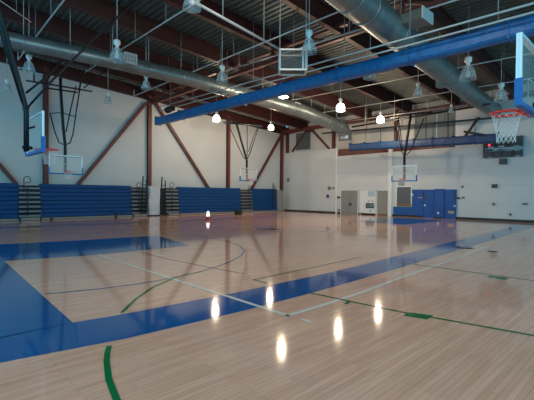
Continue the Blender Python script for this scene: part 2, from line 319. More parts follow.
# small fittings on the far wall
for (x0, y0, x1, y1, m, n, lab, cat) in [
    (457.2, 197.2, 460.2, 199, DARKG, 'switch_box', 'small dark switch box just right of the blue doors', 'switch'),
    (462, 196.6, 464.5, 198.2, LOUV, 'thermostat', 'small grey thermostat right of the dark switch box', 'thermostat'),
    (461.4, 185.5, 463.6, 188, DARKG, 'wall_bell', 'small dark bell above the switches by the blue doors', 'bell'),
    (492, 184.2, 497.4, 188, DARKG, 'wall_speaker', 'dark box speaker on the far wall below the scoreboard', 'speaker'),
    (492.5, 202.8, 495, 205.3, LOUV, 'outlet_cover', 'grey round-edged outlet cover low below the dark box speaker', 'outlet'),
    (522.3, 203, 528, 204.8, LOUV, 'outlet_cover', 'long grey outlet cover near the right end of the far wall', 'outlet'),
    (509.6, 213.4, 511.5, 215.6, DARKG, 'outlet_cover', 'small dark outlet cover just above the baseboard', 'outlet'),
    (337.5, 196.5, 340, 198.4, DARKG, 'switch_box', 'small black box just left of the grey double door', 'switch'),
    (389.7, 197, 391.8, 198.7, BLACK, 'switch_box', 'small black box on the white pilaster', 'switch'),
    (399, 180.6, 404, 185.4, LOUV, 'intercom_box', 'grey box above the serving window', 'box'),
    (287.5, 178, 289.5, 181.5, LOUV, 'outlet_cover', 'pale grey plate high near the far left corner', 'outlet'),
    (327.8, 187, 331, 189.8, LOUV, 'wall_clock', 'pale grey round-faced clock left of the grey double door', 'clock'),
    (332.5, 187, 334.2, 189.2, DARKG, 'wall_bell', 'tiny black bell next to the wall clock', 'bell'),
    (326.3, 194.6, 329.3, 197.7, mat('purple_sign', (.12, .05, .2), .5), 'wall_sign', 'round purple sign below the wall clock', 'sign'),
    (338.5, 209, 340.2, 211, LOUV, 'outlet_cover', 'grey outlet cover low beside the grey double door', 'outlet')]:
    if n in ('wall_clock', 'wall_sign', 'wall_bell'):
        a = aty((x0+x1)/2, (y0+y1)/2, YF); R = abs(aty(x1, y0, YF).x-aty(x0, y0, YF).x)/2
        MB().lathe((a.x, YF, a.z), [(0, .07), (R*.8, .07), (R*.95, .05), (R, 0), (0, 0)], 18, (0, -1, 0)).build(n, m, None, lab, cat)
    else: fbox(x0, y0, x1, y1, YF, .09, m, n, label=lab, cat=cat)
# scoreboard
yb = YF-.05; s = thing('scoreboard', aty(503, 158, yb), 'dark grey electronic scoreboard with a red digit, high on the far wall', 'scoreboard')
a0 = aty(484, 139, yb); a1 = aty(523, 157, yb)
MB().rbox((a0.x, yb, a1.z+.05), (a1.x, yb-.16, a0.z), .02).build('scoreboard_case', DARKG, s)
yb -= .16
def sb(x0, y0, x1, y1, m, n, d=.012, lab=None): return fbox(474+x0/8.883, 135+y0/8.883, 474+x1/8.883, 135+y1/8.883, yb, d, m, n, s, label=lab)
sb(100, 122, 432, 126, PALE, 'divider_strip')
for q in [(128, 106, 172, 118), (218, 95, 268, 106), (350, 94, 400, 106), (105, 130, 168, 140), (212, 128, 262, 140), (284, 128, 328, 140), (360, 124, 410, 136), (130, 197, 158, 207), (368, 182, 404, 192)]: sb(*q, PALE, 'caption_strip')
for q in [(185, 52, 210, 90), (290, 60, 320, 96), (330, 145, 362, 180), (150, 148, 180, 186), (230, 148, 260, 182)]: sb(*q, BLACK, 'digit_window', .006)
MB().lathe(aty(489.2, 145.1, yb), [(0, .04), (.055, .04), (.07, 0), (0, 0)], 14, (0, -1, 0)).build('lit_digit', REDLED, s, 'glowing red digit')
s = fbox(500, 159, 507.4, 164.2, YF, .2, DARKG, 'horn_speaker', label='small dark horn box hung just under the scoreboard', cat='speaker')

# ------------------------------------------------------------------ steel on the walls
def hcol(x, y, z0, z1, w=.3, d=.22, axis='y'):
    """wide flange column standing against a wall; flanges face the hall"""
    b = MB()
    if axis == 'y':   # left wall
        b.rbox((x, y-w/2, z0), (x+.03, y+w/2, z1), .008); b.rbox((x+d, y-w/2, z0), (x+d+.03, y+w/2, z1), .008); b.box((x, y-.015, z0), (x+d, y+.015, z1))
    else:
        b.rbox((x-w/2, y, z0), (x+w/2, y-.03, z1), .008); b.rbox((x-w/2, y-d, z0), (x+w/2, y-d-.03, z1), .008); b.box((x-.015, y, z0), (x+.015, y-d, z1))
    return b
for y, n in ((-.5, 'off the near end'), (6.92, 'behind the leftmost side backboard'), (14.2, 'rising behind the white padded post'), (22.05, 'left of the small side backboard'), (29.2, 'in the far left corner')):
    hcol(XW, y, 0, roofz(y)-.6, .3).build('steel_column', COLRED, None, 'dark red steel column on the left wall, '+n, 'column', kind='structure')
def brace(p, q, lab, w=.22):
    MB().beam(p, q, w, .2, (1, 0, 0)).build('diagonal_brace', COLRED, None, lab, 'brace', kind='structure')
bx = XW+.14
def lp(px, py): return atx(px, py, bx)
brace((bx, 0.0, 9.2), lp(17, 185), 'dark red diagonal brace at the left edge of the left wall')
brace(lp(146, 103), lp(77, 186), 'dark red diagonal brace falling left from the middle column')
brace(lp(156, 104), lp(209, 189), 'dark red diagonal brace falling right from the middle column')
brace(lp(283, 132), lp(251, 190), 'dark red diagonal brace falling left from the corner column')
yu = YF+.3
def fp(px, py, y=yu): return aty(px, py, y)
b = MB().beam(fp(292.5, 151.5), fp(306, 131.5), .2, .16, (0, 1, 0)).beam(fp(305, 131.5), fp(314, 130.5), .24, .16, (0, 1, 0)).beam(fp(313, 131), fp(329.5, 149), .2, .16, (0, 1, 0))
b.build('diagonal_brace', COLRED, None, 'dark red chevron brace above the far wall ledge', 'brace', kind='structure')
for (px, zz, lab) in ((334, 6.1, 'short dark red column on the ledge by the duct end'), (396.5, 5.4, 'dark red column above the second blue curtain'), (461.3, 5.4, 'dark red column right of the grey upper window')):
    x = aty(px, 140, yu).x; hcol(x, yu, zz, 8.9, .3, .15, 'x').build('steel_column', COLRED, None, lab, 'column', kind='structure')
x = aty(288, 140, yu).x; hcol(x, yu, 6.1, 8.9, .35, .15, 'x').build('steel_column', COLRED, None, 'dark red column on the ledge in the far left corner', 'column', kind='structure')
MB().beam(fp(287, 133.5, YF), fp(330, 124, YF), .15, .18).build('ledge_beam', COLRED, None, 'dark red sloped beam over the chevron brace', 'beam', kind='structure')
MB().tube([fp(464, 138, YF-.3), fp(479, 117, YF-.3)], .1, 8).build('diagonal_strut', DARKP, None, 'black diagonal strut left of the scoreboard', 'strut', kind='structure')
MB().tube([fp(464, 131.5, YF-.4), fp(494, 137, YF-.4)], .08, 8).build('diagonal_strut', DARKP, None, 'black short strut over the navy curtain end', 'strut', kind='structure')
# louvre and upper window
s = thing('wall_louvre', fp(303, 149), 'grey square louvre behind the chevron brace on the far wall', 'louvre')
a, c = fp(296, 133.5), fp(310, 149); b = MB(); n = 14
for i in range(n):
    z = c.z+(a.z-c.z)*(i+.5)/n; b.beam((a.x, yu+.02, z), (c.x, yu+.02, z), .06, .1, (0, .5, 1))
b.build('slats', LOUV, s); MB().box((a.x, yu+.04, c.z), (c.x, yu+.05, a.z)).build('backing', DARKG, s)
s = tag(fbox(415.5, 112, 459, 139, YF+.34, .04, LOUV, 'window_1'), kind='structure')
for px in (426, 437, 448): fbox(px-.5, 112, px+.5, 139, YF+.30, .03, PALE if px == 437 else DARKG, 'window_mullion', s)

# ------------------------------------------------------------------ roof
b = MB(); y = -9.0; X0, X1 = -28.6, 9; vs = []; k = 0
while y < 30.6:
    z = roofz(y); vs += [(y, z), (y+.12, z), (y+.15, z+.05), (y+.27, z+.05), ]; y += .30
pts = []
for (yy, zz) in vs: pts += [(X0, yy, zz), (X1, yy, zz)]
b.add(pts, [(2*i, 2*i+2, 2*i+3, 2*i+1) for i in range(len(vs)-1)])
pts = [(X0, -9, roofz(-9)+.2), (X1, -9, roofz(-9)+.2), (X1, 30.6, roofz(30.6)+.2), (X0, 30.6, roofz(30.6)+.2)]
b.add(pts, [(0, 1, 2, 3)]); b.build('ceiling', DECK, kind='structure')
def slope_beam(x, y0, y1, zb, depth=.85, fw=.26):
    b = MB(); S = -.0635
    for (w, za, zc) in ((fw, 0, .035), (.03, .035, depth-.03), (fw, depth-.03, depth)):
        v = []
        for yy in (y0, y1):
            q = zb+S*yy; v += [(x-w/2, yy, q+za), (x+w/2, yy, q+za), (x+w/2, yy, q+zc), (x-w/2, yy, q+zc)]
        b.add(v, [(0,1,2,3),(7,6,5,4),(0,4,5,1),(1,5,6,2),(2,6,7,3),(3,7,4,0)])
    return b
for i, x in enumerate([-25.375+3.675*k for k in range(10)]):
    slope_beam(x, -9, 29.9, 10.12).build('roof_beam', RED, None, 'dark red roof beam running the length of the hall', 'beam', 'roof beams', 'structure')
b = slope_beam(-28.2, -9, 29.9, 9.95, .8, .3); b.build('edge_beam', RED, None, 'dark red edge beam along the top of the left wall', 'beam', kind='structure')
# cross girders with posts
for y, zb in ((14.45, 8.75), (29.3, 8.15), (-.6, 9.6)):
    zt = roofz(y)-.65; b = MB().beam((XW+.1, y, zb+.1), (9, y, zb+.1), .22, .2).beam((XW+.1, y, zt-.05), (9, y, zt-.05), .22, .12)
    x = -27.; i = 0
    while x < 8:
        b.beam((x, y, zb+.1), (x, y, zt), .14, .14); b.beam((x, y, zb+.15), (x+1.22, y, zt-.05), .1, .1) if i % 2 else b.beam((x, y, zt-.05), (x+1.22, y, zb+.15), .1, .1)
        x += 1.225*2 if False else 2.45; i += 1
    b.build('cross_girder', COLRED, None, {14.45: 'dark red cross girder above the blue divider curtain', 22.1: 'dark red cross girder beyond the divider curtain', 29.3: 'dark red cross girder against the far wall', -.6: 'dark red cross girder overhead behind the near basket'}[y], 'beam', kind='structure')

# ------------------------------------------------------------------ pipes under the roof
def pipe(a, c, r, lab, n_h, m=PIPE, name='sprinkler_pipe', cat='pipe', drop=None, caps=False):
    mid = (a+c)/2; s = thing(name, mid, lab, cat)
    pts = [a, c]
    if caps: pts = [a+Vector((0, 0, .45)), a+Vector((0, 0, .03)), a, c]
    MB().tube(pts, r, 8).build('pipe_run', m, s)
    for i in range(n_h):
        p = a.lerp(c, (i+.5)/n_h); MB().tube([p, (p.x, p.y, roofz(p.y)-.02)], r*.5, 6).build('hanger_rod', HROD, s)
    return s
a, c = atz(18, 60, 8.9), atz(64, 0, 8.9); pipe(a, c+(c-a)*1.2, .03, 'thin light pipe crossing above the duct at the upper left corner', 7, caps=True)
a, c = atz(82, 74, 8.9), atz(200, 0, 8.9); pipe(a, c+(c-a)*.6, .03, 'thin light pipe ending beside the white duct grille', 7)
a, c = atz(134, 96, 8.6), atz(350, 7, 8.6); pipe(a, c+(c-a)*.6, .03, 'thin light pipe crossing in front of the mesh cage', 9, caps=True)
a, c = atz(225, 71, 8.7), atz(456, 0, 8.7); pipe(a, c+(c-a)*.3, .035, 'light pipe running to the big duct box', 7)
a, c = aty(160, 107, 12.6), aty(534, 3, 12.6); pipe(a, c+(c-a)*.15, .035, 'upper light pipe just above the blue divider curtain', 9, name='curtain_pipe')
a, c = aty(160, 111, 12.8), aty(534, 12, 12.8); pipe(a, c+(c-a)*.15, .035, 'lower light pipe just above the blue divider curtain', 3, name='curtain_pipe')
a, c = atz(275, 103.5, 8.65), atz(513, 57, 8.65); pipe(a, c+(c-a)*.3, .03, 'thin pipe first behind the blue divider curtain', 6)
a, c = atz(317, 113.5, 8.35), atz(534, 78, 8.35); pipe(a, c+(c-a)*.2, .03, 'thin pipe second behind the blue divider curtain', 6)
a, c = atz(331, 123.5, 7.9), atz(430, 110, 7.9); pipe(a, c+(c-a)*.3, .035, 'pipe nearest the far wall under the roof', 3)
pipe(aty(322, 133.5, 28.2), aty(520, 115.5, 28.2), .07, 'black pipe carrying the navy curtain by the far wall', 5, DARKP, 'curtain_pipe')
a, c = atz(352, 127, 7.3), atz(490, 104, 7.3); pipe(a, c, .07, 'black pipe above the far backboard', 4, DARKP)
# conduit along the hall with junction bracket at each end
s = pipe(atz(198, 4, 7.15), atz(281, 50, 7.0), .045, 'thick light conduit from the top lamp down to the mesh cage', 2, name='conduit')
pipe(atz(0, 0.5, 8.6), atz(31, 22, 8.6), .02, 'thin conduit at the very upper left corner', 1, PIPE, 'conduit')

# ------------------------------------------------------------------ ducts
def ring(p, d, r, m, parent, w=.05): MB().lathe(p, [(r, -w/2), (r+.025, -w/2), (r+.025, w/2), (r, w/2)], 28, d).build('joint_band', m, parent)
def duct(pts, rs, lab, bands):
    s = thing('air_duct', pts[len(pts)//2], lab, 'duct')
    P = []; R_ = []
    for i in range(len(pts)-1):
        for k in range(4):
            t = k/4; P.append(pts[i].lerp(pts[i+1], t)); R_.append(rs[i]+(rs[i+1]-rs[i])*t)
    P.append(pts[-1]); R_.append(rs[-1]); MB().tube(P, R_, 28).build('duct_body', GALV, s)
    for t in bands:
        f = t*(len(pts)-1); i = min(int(f), len(pts)-2); q = f-i; p = pts[i].lerp(pts[i+1], q); ring(p, (pts[i+1]-pts[i]).normalized(), rs[i]+(rs[i+1]-rs[i])*q, GALV, s)
        top = p+Vector((0, 0, rs[i])); MB().tube([top, (p.x, p.y, roofz(p.y))], .012, 6).build('hanger_strap', PIPE, s)
    return s
L = [atz(11, 40, 8.05), atz(105, 59.5, 8.0), atz(190, 79, 7.9), atz(300, 110, 7.65), atz(341, 127, 7.45)]
L = [L[0]+(L[0]-L[1])*1.6]+L
e = L[-1]; d_ = (L[-1]-L[-2]).normalized()
L += [e+d_*.45+Vector((0, 0, -.1)), e+d_*.8+Vector((0, 0, -.4)), e+d_*.9+Vector((0, 0, -1.0))]
dl = duct(L, [.32, .32, .34, .38, .47, .5, .52, .54, .54], 'long round galvanised duct along the left wall with a down-turned end', [.08, .14, .2, .26, .31, .36, .41, .45, .49, .53, .57, .61])
# registers on the left duct
def grille(c, w, h, d, name, parent=None, lab=None, yaw_=0.0, n=9, cat=None):
    """louvred register box: body with slats in front, facing +X turned by yaw_"""
    s = parent; R = Matrix.Rotation(yaw_, 3, 'Z'); b = MB()
    def q(x, y, z): return R @ Vector((x, y, z))+Vector(c)
    def obox(bb, x0, x1, y0, y1, z0, z1): bb.add([q(x0,y0,z0),q(x1,y0,z0),q(x1,y1,z0),q(x0,y1,z0),q(x0,y0,z1),q(x1,y0,z1),q(x1,y1,z1),q(x0,y1,z1)],[(0,3,2,1),(4,5,6,7),(0,1,5,4),(1,2,6,5),(2,3,7,6),(3,0,4,7)])
    obox(b, -d, 0, -w/2, w/2, -h/2, h/2); g = b.build(name, GALV, s, lab); b = MB()
    for z in (-h/2, h/2-.03): obox(b, 0, .025, -w/2, w/2, z, z+.03)
    for y in (-w/2, w/2-.03): obox(b, 0, .025, y, y+.03, -h/2, h/2)
    for i in range(n):
        y = -w/2+w*(i+.5)/n; obox(b, 0, .015, y-.012, y+.012, -h/2, h/2)
    for i in range(3): z = -h/2+h*(i+.5)/3; obox(b, .0, .012, -w/2, w/2, z-.01, z+.01)
    sub = bpy.data.meshes.new('register_face'); sub.from_pydata([tuple(Vector(v)-Vector(parent['_w'])) for v in b.v], [], b.f); sub.materials.append(GALVB)
    o = bpy.data.objects.new('register_face', sub); COL.objects.link(o); o.parent = g
    return g
p = atz(129.5, 59, 7.75); grille((p.x+.1, p.y, p.z), .62, .48, .5, 'register', dl, 'pale louvred grille on the duct side')
p = atz(296, 106.5, 7.75); grille((p.x+.15, p.y, p.z), .6, .5, .5, 'register', dl)
p = atz(105.5, 59, 7.9); 
# lower hanging register below the near duct, by the big lamp
R0 = [atz(340, -14, 8.0), atz(356, 0, 8.0), atz(422, 55, 8.0), atz(470, 93, 7.75), atz(494, 110, 7.65)]
R0 = [R0[0]+(R0[0]-R0[1])*1.5]+R0
dr = duct(R0, [.56,.56,.56,.53,.5,.5], 'wide round galvanised duct overhead on the right running to the far wall', [.32, .42, .5, .58, .66, .74])
def cbox(c, sx, sy, sz, name, m, parent, lab=None): return MB().rbox((c.x-sx/2, c.y-sy/2, c.z-sz/2), (c.x+sx/2, c.y+sy/2, c.z+sz/2), .01).build(name, m, parent, lab)
p = atz(414, 20, 8.1); b1 = cbox(p, .9, .8, .34, 'branch_box', GALV, dr, 'big square branch box'); 
q = atz(421, 20, 7.2); cbox(Vector((p.x+.5, p.y, p.z)), .05, .86, .42, 'branch_cap', GALVB, dr)
p = atz(381, 28, 7.9); cbox(p, .7, .6, .36, 'branch_box', GALV, dr)
p = atz(443, 83, 7.5); cbox(p, .55, .5, .4, 'branch_box', GALV, dr)

# mesh cage box hung from the conduit end
cz = 6.6; s = thing('mesh_cage', atz(293, 61, 6.6), 'grey mesh cage box hung between the white lamp and the blue curtain', 'cage')
cen = Vector(s['_w']); hx = Vector((.7, .72, 0)); fwv = Vector((-.72, .70, 0)); W2, D2, H2 = .48, .3, .36
def cq(i, j, k): return cen+hx*(i*W2)+fwv*(j*D2+D2*.5)+Vector((0, 0, k*H2))
b = MB()
E8 = [(i, j, k) for i in (-1, 1) for j in (-1, 1) for k in (-1, 1)]
for a in E8:
    for c in E8:
        if a < c and sum(x != y for x, y in zip(a, c)) == 1: b.beam(cq(*a), cq(*c), .055, .055)
for i in (.74,): b.beam(cq(i, -1, -1), cq(i, -1, 1), .05, .05)
b.build('cage_frame', GALVB, s)
m_ = mat('wire_mesh', (.07, .09, .095), .7, 0, alpha=.6)
b = MB()
b.add([cq(-1, -1, -1), cq(1, -1, -1), cq(1, -1, 1), cq(-1, -1, 1)], [(0, 1, 2, 3)]).add([cq(-1, -1, -1), cq(-1, 1, -1), cq(1, 1, -1), cq(1, -1, -1)], [(0, 1, 2, 3)])
b.add([cq(-1, -1, -1), cq(-1, 1, -1), cq(-1, 1, 1), cq(-1, -1, 1)], [(0, 1, 2, 3)]).add([cq(-1, 1, -1), cq(1, 1, -1), cq(1, 1, 1), cq(-1, 1, 1)], [(0, 1, 2, 3)]); b.build('mesh_panels', m_, s)
b = MB(); 
for i in (-1, 1): b.tube([cq(i, 0, 1), Vector((cq(i, 0, 1).x, cq(i, 0, 1).y, roofz(cen.y)-.05))], .015, 6)
b.build('hanger_rods', PIPE, s)

# ------------------------------------------------------------------ rolled curtains
def curtain(x0, x1, y, z0, z1, h, w, m, lab, n_strap, ztop):
    s = thing('divider_curtain', ((x0+x1)/2, y, (z0+z1)/2-h/2), lab, 'curtain'); b = MB(); N = 60; sec = 14; vs = []
    rnd = random.Random(3)
    for i in range(N+1):
        t = i/N; x = x0+(x1-x0)*t; z = z0+(z1-z0)*t-.03*abs(math.sin(t*n_strap*math.pi)); jit = rnd.uniform(-.012, .012)
        for k in range(sec):
            a = 2*math.pi*k/sec; cx, cz_ = math.cos(a), math.sin(a); sx = (abs(cx)**.6)*(1 if cx > 0 else -1); sz = (abs(cz_)**.55)*(1 if cz_ > 0 else -1)
            vs.append((x, y+sx*w/2*(1+rnd.uniform(-.04, .04)), z+sz*h/2+jit))
    fs = [(i*sec+k, i*sec+(k+1) % sec, (i+1)*sec+(k+1) % sec, (i+1)*sec+k) for i in range(N) for k in range(sec)]
    fs += [tuple(range(sec-1, -1, -1)), tuple(N*sec+k for k in range(sec))]
    b.add(vs, fs); b.build('rolled_vinyl', m, s)
    for i in range(n_strap+1):
        t = (i+.02)/(n_strap+.04); x = x0+(x1-x0)*t; z = z0+(z1-z0)*t
        MB().box((x-.03, y-w/2-.015, z-h/2-.03), (x+.03, y+w/2+.015, z+h/2+.03)).build('strap', m, s)
        MB().tube([(x, y, z+h/2), (x, y, ztop)], .018, 6).build('hanger_strap', BLACK, s)
    return s
curtain(-25.6, 3.0, 13.5, 6.95, 6.72, .56, .5, VINYL, 'long bright blue rolled divider curtain hung across the hall', 9, 7.3)
curtain(aty(350.5, 150, 27.5).x, aty(499, 140, 27.5).x, 27.5, 5.75, 5.42, .60, .5, VINYL2, 'navy rolled curtain hung low in front of the far wall', 8, 7.0)
# winch at the left end of the curtain
s = thing('curtain_winch', atz(168, 110, 7.1), 'black winch motor at the left end of the blue divider curtain', 'motor'); p = Vector(s['_w'])
MB().lathe(p+Vector((-.2, 0, 0)), [(0, 0), (.16, 0), (.2, .05), (.2, .4), (.16, .46), (0, .46)], 16, (1, 0, 0)).build('drum', BLACK, s)
MB().rbox(p+Vector((.3, -.15, -.12)), p+Vector((.62, .15, .16)), .03).build('gear_case', BLACK, s); MB().tube([p, p+Vector((0, 0, 1.7))], .03, 6).build('hanger_rod', BLACK, s)

# ------------------------------------------------------------------ high-bay lamps
LAMPS = [ # px, py of the shade, height, lit, label, shade scale
 (29, 67, 7.4, 0, 'unlit clear high-bay lamp left of the long black brace, below the duct', 1.2),
 (7, 88, 7.3, 0, 'unlit small high-bay lamp against the pale wall at the left edge', 1.0),
 (117, 55, 7.0, 0, 'large unlit high-bay lamp in front of the white duct grille', 1.25),
 (146, 85, 7.3, 0, 'unlit high-bay lamp below the duct, above the middle red column', 1.1),
 (108, 100, 7.2, 0, 'unlit small high-bay lamp above the pale wall, between side backboard and middle column', 1.0),
 (222, 77, 7.2, 0, 'unlit high-bay lamp in front of the duct just above the blue curtain', 1.2),
 (192, 1, 7.0, 0, 'unlit high-bay lamp cut by the top edge of the picture', 1.1),
 (309, 46, 6.9, 0, 'unlit high-bay lamp beside the grey mesh cage', 1.2),
 (283.5, 93, 7.45, 1, 'lit high-bay lamp glowing directly under the blue divider curtain', 1.2),
 (340.5, 107, 7.4, 1, 'lit high-bay lamp, biggest glow beyond the curtain, above the duct end', 1.25),
 (380.5, 119, 7.3, 1, 'lit high-bay lamp nearest the far wall, left of the far backboard', 1.2),
 (216.5, 118, 7.5, 1, 'lit high-bay lamp against the pale wall between the two red columns', 1.2),
 (271, 127, 7.4, 1, 'lit high-bay lamp near the far left corner above the brace', 1.1),
 (370, 73.5, 7.3, 0, 'dim unlit high-bay lamp just below the blue curtain at mid picture', 1.2),
 (468, 73, 7.0, 0, 'unlit high-bay lamp below the black curtain clamp, beside the big duct', 1.5),
 (418, 92, 7.3, 0, 'unlit high-bay lamp above the far backboard', 1.1),
 (501, 96, 7.0, 0, 'unlit high-bay lamp directly above the near orange rim', 1.5),
 (451.5, 110, 7.3, 0, 'unlit tiny high-bay lamp close to the upper grey window', .8)]
_cache = {}
def lamp(px, py, z, lit, lab, sc, extra=None):
    p = extra if extra else atz(px, py, z); s = thing('high_bay_lamp', p, lab, 'lamp', 'high-bay lamps under the roof')
    def part(name, key, prof, m, loc=(0, 0, 0)):
        k = (key, m.name)
        if k not in _cache:
            o = MB(); o.lathe((0, 0, 0), prof, 20); me = bpy.data.meshes.new(name); me.from_pydata(o.v, [], o.f); me.materials.append(m)
            me.polygons.foreach_set('use_smooth', [True]*len(me.polygons)); _cache[k] = me
        ob = bpy.data.objects.new(name, _cache[k]); COL.objects.link(ob); ob.parent = s; ob.scale = (sc,)*3; return ob
    part('shade', 'shade', [(.08, .20), (.13, .17), (.17, .08), (.21, -.08), (.24, -.20), (.235, -.20), (.20, -.07), (.16, .08), (.12, .16), (.07, .19)], LAMPG)
    part('ballast', 'bal', [(0, .46), (.07, .46), (.10, .43), (.10, .33), (.05, .28), (.05, .22), (.09, .19), (0, .19)], LAMPH)
    part('bulb', 'bulb%d' % bool(lit), [(0, .2), (.09, .19), (.17, .12), (.22, .02), (.225, -.06), (.19, -.17), (.10, -.24), (0, -.26)] if lit else [(0, .18), (.03, .17), (.03, .08), (.06, 0), (.06, -.06), (.04, -.1), (0, -.12)], BULB if lit else BULBOFF)
    zt = (roofz(p.y)-p.z); MB().tube([p+Vector((0, 0, .45*sc)), p+Vector((0, 0, zt))], .014, 6).build('stem', PIPE, s)
    if lit:
        ld = bpy.data.lights.new('lamp_light', 'POINT'); ld.energy = lit*LAMP_W; ld.color = (1, .76, .52); ld.shadow_soft_size = .14; ld.specular_factor = .04
        lo = bpy.data.objects.new('lamp_light', ld); COL.objects.link(lo); lo.location = p+Vector((0, 0, -.35*sc))
    return s
LAMP_W = 420
for a in LAMPS: lamp(*a)
for p, lab in (((-1.2, 1.2, 8.6), 'unseen lit high-bay lamp added overhead, over the near corner of the court'), ((-5.8, 6.3, 8.6), 'unseen lit high-bay lamp added overhead, over the white corner line')):  # unseen lamps, added to warm the near floor
    lamp(0, 0, 0, 1.0, lab, 1.2, Vector(p))

# ------------------------------------------------------------------ bleachers
XB = -27.2
def yb_(px): return atx(px, 200, XB).y
def rows(s, y0, y1, n=8, z0=.14, z1=2.27):
    h = (z1-z0)/n
    for i in range(n):
        z = z0+i*h; x = XB-.016*i
        MB().rbox((x, y0, z+.022), (x-.25, y1, z+h-.002), .014).build('seat_row', BLEACH, s)
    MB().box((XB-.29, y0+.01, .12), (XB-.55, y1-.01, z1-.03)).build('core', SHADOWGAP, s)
    MB().rbox((XB+.12, y0, .01), (XB-.2, y1, .13), .015).build('floor_skirt', SKIRT, s, 'pale grey strip along the floor')
def aisle(s, y0, y1, n=7):
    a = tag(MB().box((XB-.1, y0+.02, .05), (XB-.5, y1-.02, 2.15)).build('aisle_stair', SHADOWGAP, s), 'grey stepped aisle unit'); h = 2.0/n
    for i in range(n):
        z = .2+i*h; o = MB().rbox((XB-.03*i+.1, y0+.03, z), (XB-.4, y1-.03, z+.13), .02); o.build('step', STEP, a)
    MB().rbox((XB+.25, y0+.12, .01), (XB-.2, y1-.12, .17), .02).build('bottom_step', SKIRT, a)
def loop_rail(s, y, z0=1.9, z1=2.7, w=.35, x=XB+.06):
    MB().tube([(x, y-w/2, z0), (x, y-w/2, z1-.12), (x, y-w/2+.1, z1), (x, y+w/2-.1, z1), (x, y+w/2, z1-.15), (x, y+w/2, z1-.35), (x, y-w/2+.05, z1-.4)], .025, 8).build('handrail', BLACK, s)
    MB().tube([(x+.08, y, .3), (x+.08, y, 2.0)], .03, 8).build('rail_post', BLACK, s)
def folded_rail(s, y, z1, x, lean=.1):
    """tall folded safety rail leaning at a bank's end"""
    b = MB().tube([(x+.1, y-.08-lean, .15), (x, y-.04, z1-.4), (x-.02, y, z1)], .055, 8).tube([(x+.02, y+.28-lean, .15), (x-.05, y+.3, z1-.5), (x-.05, y+.27, z1-.25)], .045, 8)
    for i in range(9): z = .3+i*(z1-.7)/9; b.tube([(x+.04, y-.05, z), (x, y+.3, z+.02)], .035, 6)
    b.build('folded_rail', BLACK, s)
sA = thing('bleacher_bank', (XB-.4, 6, 0), 'folded blue bleacher bank left of the white padded post', 'bleachers', 'folded blue bleachers along the left wall')
ya = [-3.5, yb_(18.5), yb_(41), yb_(131.5), yb_(147.5)]
rows(sA, ya[0], ya[1]); aisle(sA, ya[1], ya[2]); rows(sA, ya[2], ya[3]); aisle(sA, ya[3], ya[4])
loop_rail(sA, yb_(27)); loop_rail(sA, yb_(138.5), 1.9, 2.55, .3); folded_rail(sA, yb_(142.5), 3.0, XB+.12)
sB = thing('bleacher_bank', (XB-.4, 21, 0), 'folded blue bleacher bank between the white padded post and the far corner', 'bleachers', 'folded blue bleachers along the left wall')
yb2 = [yb_(160.5), yb_(166), yb_(179), yb_(241), yb_(252.5), yb_(277.5), yb_(283)]
MB().box((XB, yb2[0], .05), (XB-.5, yb2[1], 2.1)).build('end_panel', BLACK, sB)
aisle(sB, yb2[1], yb2[2]); rows(sB, yb2[2], yb2[3]); aisle(sB, yb2[3], yb2[4]); rows(sB, yb2[4], yb2[5])
MB().rbox((XB-.02, yb2[5], .02), (XB-.9, yb2[6], 2.15), .02).build('end_panel', mat('grey_end', (.27, .27, .26), .6), sB, 'grey panel at the corner end')
loop_rail(sB, yb_(171.5), 1.9, 2.6, .35); folded_rail(sB, yb_(161.5), 3.0, XB+.1); loop_rail(sB, yb_(249), 1.9, 2.5, .3); folded_rail(sB, yb_(274), 2.85, XB-.1)
# white padded post between the banks
s = thing('padded_post', (XB+.1, (yb_(148.5)+yb_(160))/2, 0), 'white padded post standing between the two bleacher banks', 'pad')
y0, y1 = yb_(148.6), yb_(159.8); b = MB(); vs = []
N = 12
for i in range(N+1):
    z = .08+i*(2.28-.08)/N; w = .03*math.sin(i*.9)
    for (xx, yy) in ((XB-.5, y0+w), (XB+.05, y0+w), (XB+.12, y0+.08+w), (XB+.12, y1-.06+w*.6), (XB+.05, y1+w*.6), (XB-.5, y1+w*.6)): vs.append((xx, yy, z))
fs = [(i*6+k, i*6+(k+1) % 6, (i+1)*6+(k+1) % 6, (i+1)*6+k) for i in range(N) for k in range(6)]+[tuple(range(5, -1, -1)), tuple(N*6+k for k in range(6))]
MB().add(vs, fs).build('pad', PADW, s); MB().rbox((XB+.14, y0, .01), (XB-.5, y1, .08), .01).build('base_plate', BLACK, s)
# small things on the floor
def small(px, py, w, h, m, name, lab, cat, d=.25):
    p = atz(px, py, 0); MB().rbox((p.x-d/2, p.y-w/2, 0.004), (p.x+d/2, p.y+w/2, h), .04).build(name, m, None, lab, cat)
small(238, 214.6, .55, .38, BLACK, 'equipment_bag', 'small black bag on the floor at the foot of the far bleacher bank', 'bag')
small(51.3, 221.3, .12, .32, BLACK, 'door_wedge', 'small black stop at the foot of the near bleachers, right of the aisle unit', 'stop')
small(116, 218.3, .14, .4, BLACK, 'door_wedge', 'small black stop at the foot of the near bleachers, left of the white post', 'stop')
p = atz(208, 219.6, 0); s = thing('floor_cone', p, 'small bright white beacon on a red base, alone on the floor before the bleachers', 'cone')
MB().lathe(p, [(0, .005), (.17, .005), (.17, .03), (.11, .05), (.10, .2), (.11, .22), (0, .22)], 20).build('red_base', CONER, s)
MB().lathe(p, [(0, .22), (.11, .22), (.12, .30), (.085, .38), (.09, .46), (.07, .54), (0, .57)], 20).build('white_top', CONEW, s)  # white part of the cone, given emission to look bright

